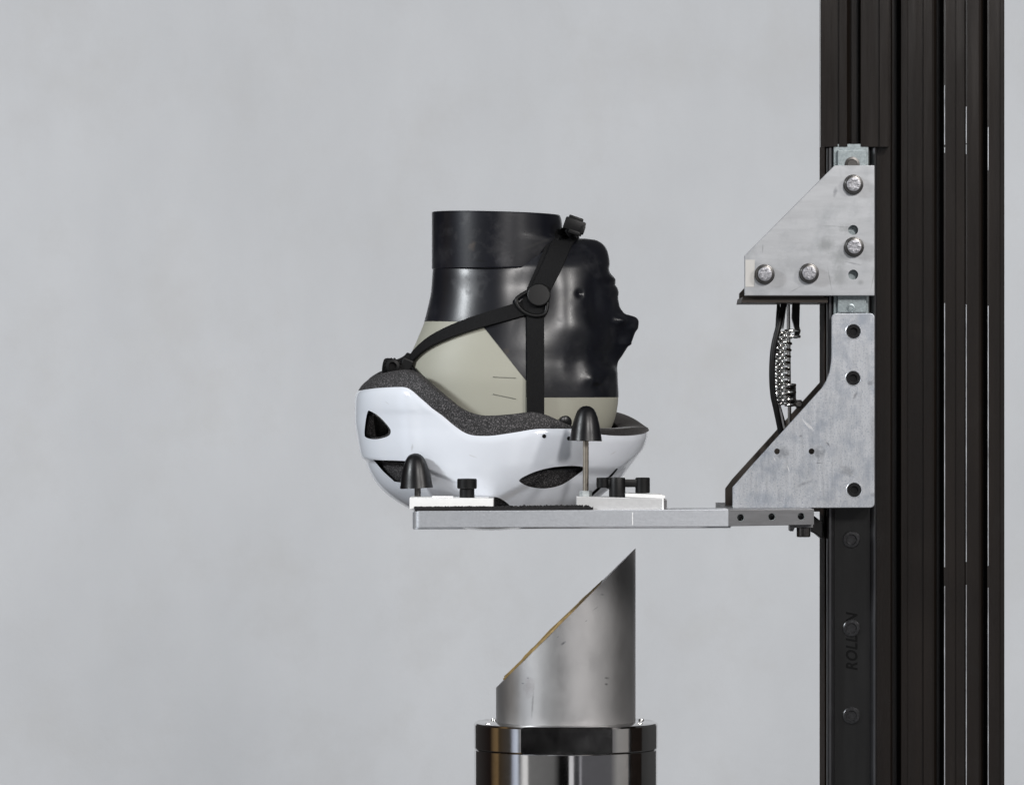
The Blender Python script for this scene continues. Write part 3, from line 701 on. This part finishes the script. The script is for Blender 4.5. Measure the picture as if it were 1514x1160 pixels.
# felt brow band on the front of the rim, following the liner
b = bmesh.new(); rows2 = []
ks = [k for k in range(-48, 49)]
rows2.append([b.verts.new(hp(RS[k % NU]-.8, 2*pi*k/NU, .0006, False)) for k in ks])
rows2.append([b.verts.new(hp((RS[k % NU]+RL[k % NU])/2, 2*pi*k/NU, .0002, False)) for k in ks])
for off, ins in ((-.6, .0010), (-1.4, .004), (-1.6, .009), (-.4, .0165), (4, .0235), (9, .0242)):
    rows2.append([b.verts.new(hp(RL[k % NU]+off, 2*pi*k/NU, ins+(.0 if ins < .01 else .0), False)) for k in ks])
for A, B in zip(rows2, rows2[1:]):
    for k in range(len(ks)-1): b.faces.new((A[k], B[k], B[k+1], A[k+1]))
obj('brow_pad', b, M['felt'], helm, smooth=True, angle=70)
# rivet dots in the shell
def on_shell(px, py):
    o = Vector((0, -D, 0)); d = (P(px, py, 0)-o).normalized(); h = SHELL.ray_cast(o, d); return h[0], h[1] if h[1].dot(d) < 0 else -h[1]
for px, py in ((804.5, 644.5), (841, 648)):
    q, n = on_shell(px, py); bm = lathe([(0, -.0006), (.0016, -.0006), (.0018, .0002), (0, .0003)], (0, 0, 0), 'Z', 20)
    bmesh.ops.rotate(bm, cent=(0, 0, 0), matrix=n.to_track_quat('Z', 'Y').to_matrix(), verts=bm.verts); bmesh.ops.translate(bm, vec=q, verts=bm.verts)
    obj('rivet', bm, M['screw'], helm)
# retention dial at the back of the head
dial = subpart_base(obj('retention_cradle', prism(round_poly([(565, 551), (567, 533), (573, 529), (586, 531), (597, 526), (602, 521), (606, 524), (606, 536), (613, 543), (616, 556), (600, 560), (575, 560)], 4), -.030, .026, .0015), M['black_plastic'], helm))
bm = lathe([(10*S, -.012), (11*S, -.010), (11*S, .008), (10*S, .010), (6*S, .0105), (5.5*S, .007), (0, .007)], P(581, 541, -.03), 'Y', 24)
for k in range(14):
    a = 2*pi*k/14; box(P(581, 541, -.03)+Vector((cos(a)*11*S, 0, sin(a)*11*S)), (.0016, .016, .0016), .0004, Matrix.Rotation(-a, 3, 'Y'), bm)
obj('dial', bm, M['black_plastic'], dial, smooth=True)
bm = box(P(600, 541, -.034), (.010, .006, .013), .0012, Matrix.Rotation(.4, 3, 'Y'))
obj('strap_clip', bm, M['black_plastic'], dial)
obj('cradle_band', tube(catmull([P(606, 540, -.030), P(617, 552, -.047), P(634, 580, -.066), P(670, 620, -.078)], 8), .0016, 8), M['black_plastic'], dial, smooth=True, angle=80)
q, n = on_head(834, 624, .002)
bm = lathe([(0, -.004), (.0055, -.003), (.0062, .001), (.005, .002), (0, .0025)], (0, 0, 0), 'Z', 24)
bmesh.ops.rotate(bm, cent=(0, 0, 0), matrix=n.to_track_quat('Z', 'Y').to_matrix(), verts=bm.verts); bmesh.ops.translate(bm, vec=q, verts=bm.verts)
obj('temple_pad', bm, M['screw'], helm, smooth=True)

# straps follow the head
def ribbon(ctrl, width, off=.002, th=.0014, endoff=None, sub=10):
    """ctrl pixel points (px, py); width in px (number or function of t)"""
    cs = catmull([Vector((x, y, 0)) for x, y in ctrl], sub); N = len(cs); b = bmesh.new(); rings = []
    cen = []
    for i, c in enumerate(cs):
        t = i/(N-1); o = off if endoff is None else off+endoff(t)
        p, n = on_head(c.x, c.y, o); cen.append((p, n))
    pts = [c[0] for c in cen]; ns = [c[1] for c in cen]
    for _ in range(12):
        pts = [pts[0]]+[(pts[i-1]+2*pts[i]+pts[i+1])/4 for i in range(1, N-1)]+[pts[-1]]
        ns = [ns[0]]+[((ns[i-1]+2*ns[i]+ns[i+1])/4).normalized() for i in range(1, N-1)]+[ns[-1]]
    for i in range(N):
        T = (pts[min(i+1, N-1)]-pts[max(i-1, 0)]).normalized(); n = (ns[i]-T*ns[i].dot(T)).normalized(); Wd = T.cross(n)
        w = (width(i/(N-1)) if callable(width) else width)*S/2
        rings.append([b.verts.new(pts[i]+Wd*a*w+n*c*th/2) for a, c in ((-1, -.5), (-.94, 1), (.94, 1), (1, -.5), (.94, -1), (-.94, -1))])
    for A, B in zip(rings, rings[1:]):
        for k in range(6): b.faces.new((A[k], B[k], B[(k+1) % 6], A[(k+1) % 6]))
    b.faces.new(rings[0]); b.faces.new(rings[-1]); bmesh.ops.recalc_face_normals(b, faces=b.faces); return b
obj('rear_strap', ribbon([(606, 541), (618, 524), (640, 506), (672, 490), (710, 476), (745, 465.5), (778, 456)], lambda t: 17+6*t, .0032), M['strap'], helm, smooth=True)
obj('front_strap', ribbon([(791.5, 452), (791, 480), (791, 520), (791, 560), (791, 600), (791, 640)], 26, .0030), M['strap'], helm, smooth=True)
obj('chin_strap', ribbon([(790, 452), (797, 436), (808, 412), (821, 385), (833, 358), (845, 336)], lambda t: 27+4*t, .0052, .0016), M['strap'], helm, smooth=True)
obj('chin_strap', ribbon([(782, 446), (788, 428), (798, 405), (809, 380), (818, 355), (826, 336)], 16, .0028), M['strap'], helm, smooth=True)
# D-shaped strap divider with a round button
q, n = on_head(788, 452, .0062)
def local_frame(n):
    n = (n*.5+Vector((0, -1, 0))*.5).normalized(); X = (Vector((1, 0, 0))-n*n.x).normalized(); Z = n.cross(X)*-1
    if Z.z < 0: Z = -Z
    return X, Z, n
X, Z, n_ = local_frame(n)
def L2(px, py, h=0): return q+X*(px-788)*S-Z*(py-452)*S+n_*h
loop = catmull([L2(*p) for p in ((779, 435), (769, 441), (763.5, 447), (766, 456), (775, 465), (788, 470), (799, 469.5), (806, 465), (808.5, 452), (808, 441))], 6)
div = subpart_base(obj('strap_divider', tube(loop, .0019, 10), M['black_plastic'], helm, smooth=True, angle=80))
bm = lathe([(.0101, -.002), (.0104, .0005), (.0099, .0014), (.0092, .0018), (0, .0021)], (0, 0, 0), 'Z', 36)
bmesh.ops.rotate(bm, cent=(0, 0, 0), matrix=n_.to_track_quat('Z', 'Y').to_matrix(), verts=bm.verts); bmesh.ops.translate(bm, vec=L2(796, 440, .0015), verts=bm.verts)
obj('button', bm, M['black_plastic'], div, smooth=True, angle=18)
bm = prism(round_poly([(772, 445), (780, 440), (804, 450), (804, 463), (790, 466), (776, 460)], 3), 0, .0012)
bmesh.ops.translate(bm, vec=(0, q.y+.001, 0), verts=bm.verts); obj('divider_web', bm, M['strap'], div)
# side-release buckle by the chin
rb = Matrix.Rotation(radians(19), 3, 'Y')
ctr, n = on_head(843, 345, .004); ctr = P(848.5, 335.5, 0); ctr.y = -.040
bm = box(ctr, (31*S, .012, 18*S), .0016, rb)
bk = subpart_base(obj('buckle', bm, M['black_plastic'], helm, smooth=True))
bm = box(ctr+rb@Vector((-1*S, 0, 10*S)), (22*S, .010, 6*S), .0010, rb); obj('buckle_bar', bm, M['black_plastic'], bk, smooth=True)
bm = box(ctr+rb@Vector((13.5*S, -.001, -3*S)), (6*S, .0125, 13*S), .0012, rb); obj('buckle_clip', bm, M['black_plastic'], bk, smooth=True)
bm = box(ctr+rb@Vector((4*S, -.004, -10*S)), (20*S, .005, 6*S), .0008, rb); obj('buckle_tongue', bm, M['black_plastic'], bk, smooth=True)
obj('chin_strap', tube(catmull([P(838, 340, -.040), P(846, 350, -.034), P(852, 352, -.01), P(852, 351, .02), P(840, 345, .04)], 8), .0022, 8), M['strap'], helm, smooth=True, angle=80)

# ------------------------------------------------------------------ rubber sheet on the near arm
zt = P(0, 755.2, YA).z
b = bmesh.new(); N = 150; prev = None
random.seed(3)
for i in range(N+1):
    x = 613+(877-613)*i/N; yb = -.146 if x > 851 else -.100
    zf = lambda px: zt+(P(px, 0, YA).x-P(611.5, 0, YA).x)*.0055+.0002
    h = (6.2-(1.2 if x > 730 else 0)+max(-.6, random.gauss(0, 1.5 if x > 732 else .3)))*S
    if x > 870: h *= .75
    X_ = P(x, 0, YA).x
    ring = [b.verts.new((X_, YA+.0006, zf(x))), b.verts.new((X_, YA+.0006+random.uniform(0, .0005), zf(x)+h)), b.verts.new((X_, yb, zf(x)+h*.8)), b.verts.new((X_, yb, zf(x)))]
    if prev:
        for k in range(4): b.faces.new((prev[k], ring[k], ring[(k+1) % 4], prev[(k+1) % 4]))
    else: b.faces.new(ring)
    prev = ring
b.faces.new(prev)
for k in range(120):                                   # crumbs standing on its torn edge
    x = random.uniform(735, 872); s = random.uniform(.5, 2.1)*S
    bmesh.ops.create_icosphere(b, subdivisions=1, radius=s, matrix=Matrix.Translation((P(x, 0, YA).x, YA+random.uniform(.001, .003), zt+(P(x, 0, YA).x-P(611.5, 0, YA).x)*.0055+5.3*S+s*.3)))
mt = obj('rubber_sheet', b, M['mat']); tag(mt, 'thin black crumbly rubber sheet lying along the front arm of the fork', 'rubber sheet')

# ------------------------------------------------------------------ the two helmet supports with rubber bumpers
def bumper_profile(h, r):
    return [(0, h), (r*.18, h-.0003), (r*.34, h-.0013), (r*.48, h-.0031), (r*.60, h-.0058), (r*.70, h-.0098), (r*.81, h*.50), (r*.915, h*.25), (r*.985, .0012), (r*1.0, .0003), (r*.97, 0), (r*.4, .0002), (r*.4, .004), (0, .004)]
GRP = 'rubber tipped helmet supports on the fork'
A1 = thing('helmet_support', 'short rubber tipped support on a white block at the left end of the fork', 'support', P(660, 749, -.12), GRP)
obj('base_block', prism([(605.5, 735.5), (729.5, 736.5), (729.5, 748.8), (612.5, 748.8), (612.5, 752.4), (605.5, 752.4)], -.1465, -.084, .0005), M['white_block'], A1)
obj('end_plate', prism([(722, 735.3), (730.5, 735.3), (730.5, 748.6), (722, 748.6)], -.130, -.104, .0005), M['steel_grey'], A1)
obj('post', lathe([(4.6*S, P(0, 736, -.092).z-.001), (4.6*S, P(0, 712, -.092).z)], (P(617.5, 0, -.092).x, -.092, 0), 'Z', 20), M['bolt_dark'], A1, smooth=True)
h = 50.5*S
bm = lathe(bumper_profile(h, 24*S), (0, 0, 0), 'Z', 64)
bmesh.ops.rotate(bm, cent=(0, 0, 0), matrix=Matrix.Rotation(radians(-2.5), 3, 'Y'), verts=bm.verts); bmesh.ops.translate(bm, vec=P(615.8, 721.3, -.092), verts=bm.verts)
obj('rubber_bumper', bm, M['bumper'], A1, smooth=True, angle=50)
zt2 = P(0, 735.6, -.122).z
bm = lathe([(10.8*S, zt2-.0005), (10.8*S, zt2+.0072), (10.2*S, zt2+.0076), (13*S, zt2+.0078), (14.2*S, zt2+.0086), (14.2*S, zt2+.0155), (13.4*S, zt2+.0165), (0, zt2+.0168)], (P(690.5, 0, -.122).x, -.122, 0), 'Z', 16)
obj('knob', bm, M['black_plastic'], A1, smooth=True, angle=25)
obj('shim', prism([(639, 733.2), (670, 733.4), (670, 735.3), (638, 735.3)], -.13, -.11, .0003), M['white_block'], A1)

A2 = thing('helmet_support', 'tall rubber tipped support on a threaded rod beside a winged clamp knob', 'support', P(915, 754, -.12), GRP)
obj('base_block', prism([(852.5, 734), (980, 736.5), (980, 753.2), (852.5, 753.8)], -.1455, -.098, .0005), M['light_block'], A2)
obj('end_plate', prism([(980.3, 737), (986, 738), (986, 753.2), (980.3, 753.2)], -.140, -.100, .0005), M['steel_grey'], A2)
obj('edge_trim', prism([(978.6, 736.2), (981.4, 736.4), (981.4, 753.2), (978.6, 753.2)], -.1462, -.1457, .0001), M['white_block'], A2)
obj('top_shim', prism([(924.5, 729), (978, 731), (983.5, 732.5), (983.5, 736.6), (924.5, 734.6)], -.144, -.104, .0005), M['white_block'], A2)
yr = -.118; x2 = P(866, 0, yr).x; z0_, z1_ = P(0, 735, yr).z, P(0, 646, yr).z
prf = []; nT = 44
for i in range(nT+1):
    zz = z0_+(z1_-z0_)*i/nT; prf += [(4.5*S, zz), (3.95*S, zz+(z1_-z0_)/nT*.5)]
obj('threaded_rod', lathe(prf, (x2, yr, 0), 'Z', 20), M['rod'], A2, smooth=True, angle=80)
obj('nut', lathe([(8.2*S, z0_), (9.2*S, z0_+.0006), (9.2*S, z0_+.0050), (8.2*S, z0_+.0058), (4*S, z0_+.0058)], (x2, yr, 0), 'Z', 6), M['nut'], A2)
bm = lathe(bumper_profile(50.5*S, 23.5*S), (0, 0, 0), 'Z', 64)
bmesh.ops.rotate(bm, cent=(0, 0, 0), matrix=Matrix.Rotation(radians(1.2), 3, 'Y'), verts=bm.verts); bmesh.ops.translate(bm, vec=P(866, 651.5, yr), verts=bm.verts)
obj('rubber_bumper', bm, M['bumper'], A2, smooth=True, angle=50)
yk = -.128; zk = P(0, 735.2, yk).z; xk = P(912.5, 0, yk).x
bm = lathe([(11.8*S, zk), (11.8*S, zk+.0155), (11*S, zk+.0172), (0, zk+.0174)], (xk, yk, 0), 'Z', 32)
kn = subpart_base(obj('clamp_knob', bm, M['black_plastic'], A2, smooth=True))
zl = P(0, 705.5, yk).z
for ang, ln, lw, dp in ((185, 21, 9, .0088), (8, 37, 10.5, .0135), (100, 30, 10, .010)):
    d = Vector((cos(radians(ang)), sin(radians(ang)), 0)); e = Vector((xk, yk, 0))+d*ln*S
    m_ = (Vector((xk, yk, 0))+e)/2
    bm = box((m_.x, m_.y, zl-.0050), (ln*S, 9*S, .0068), .0012, Matrix.Rotation(radians(ang), 3, 'Z'))
    lathe([(lw*.9*S, zl-dp), (lw*S, zl-dp+.0006), (lw*S, zl-.0008), (lw*.9*S, zl-.0001), (0, zl)], (e.x, e.y, 0), 'Z', 24, bm)
    obj('knob_wing', bm, M['black_plastic'], kn, smooth=True)

# ------------------------------------------------------------------ slanted anvil on its polished pedestal
YP = 0.0
base = P(836.5, 1066, YP); TURN = Matrix.Rotation(radians(-2.2), 3, 'Z')
anv = thing('slanted_anvil', 'brushed steel cylinder cut off at a steep slant, standing on the polished pedestal', 'anvil', base)
bm = lathe([(103.2*S, .0), (103.2*S, .20)], base, 'Z', 128)
p1, p2 = P(733, 1016.5), P(940, 809.5); d = (p2-p1).normalized(); nrm = Vector((-d.z, 0, d.x))
r = bmesh.ops.bisect_plane(bm, geom=bm.verts[:]+bm.edges[:]+bm.faces[:], dist=1e-7, plane_co=p1, plane_no=nrm, clear_outer=True)
ed = [e for e in bm.edges if len(e.link_faces) == 1]
if ed: bmesh.ops.edgeloop_fill(bm, edges=ed)
bmesh.ops.rotate(bm, cent=base, matrix=TURN, verts=bm.verts)
obj('cylinder', bm, M['tube'], anv, smooth=True, angle=30)
# rough-edged abrasive sheet on the sloping face
random.seed(11)
L = (p2-p1).length; mid = (p1+p2)/2; b = bmesh.new(); top, bot = [], []; n = 160
for i in range(n):
    a = 2*pi*i/n; wv = 1+.006*sin(9*a+1)+.005*sin(17*a)+random.uniform(-.003, .003)
    s_ = cos(a)*L/2*wv; yy = sin(a)*103.2*S*(1.004+.003*sin(13*a))
    s_ = max(-L/2+.012, min(L/2-.043, s_))
    q = mid+d*s_; h = smooth01((L/2-.041-s_)/.03)*(1.9+1.3*sin(7*a+.5)+1.1*sin(15*a)+random.uniform(-.3, .3))*S
    bot.append(b.verts.new((q.x+nrm.x*.0001, yy, q.z+nrm.z*.0001))); top.append(b.verts.new((q.x+nrm.x*max(h, .0004), yy*.99, q.z+nrm.z*max(h, .0004))))
b.faces.new(top); b.faces.new(bot[::-1])
for i in range(n): b.faces.new((bot[i], bot[(i+1) % n], top[(i+1) % n], top[i]))
bmesh.ops.rotate(b, cent=base, matrix=TURN, verts=b.verts)
obj('abrasive_sheet', b, M['tan'], anv)

ped = thing('pedestal', 'wide polished steel round pedestal at the bottom edge carrying the slanted anvil', 'pedestal', P(836.5, 1066, YP)+Vector((0, 0, -.2)))
cz = base.z-.0002; R = 136*S
bm = lathe([(0, cz), (R-.0022, cz), (R-.0008, cz-.0006), (R, cz-.0020), (R, cz-.0225), (R-.0005, cz-.0232), (R-.003, cz-.0235)], (base.x, 0, 0), 'Z', 200)
ring = obj('top_ring', bm, M['polish'], ped, smooth=True, angle=30)
fl = box((base.x-5*S, -118.5*S-.02, cz-.0105), (.3, .04, .0257+.006))
boolean(ring, [fl]); sharpen(ring, 25)
zc = cz-.0238
bm = lathe([(R-.004, zc+.0003), (R-.0010, zc), (R-.0004, zc-.0006), (R-.0004, zc-.17)], (base.x, 0, 0), 'Z', 200)
obj('drum', bm, M['polish'], ped, smooth=True, angle=30)
for px, yy in ((730, .02), (722, -.035), (948, .025), (946, -.03)):
    k = P(px, 0, yy); bm = lathe([(0, cz+.0012), (.0022, cz+.0010), (.0026, cz-.0002)], (k.x, yy, 0), 'Z', 20)
    obj('screw', bm, M['chrome'], ped, smooth=True)

for o in bpy.data.objects:
    if '_o' in o: del o['_o']
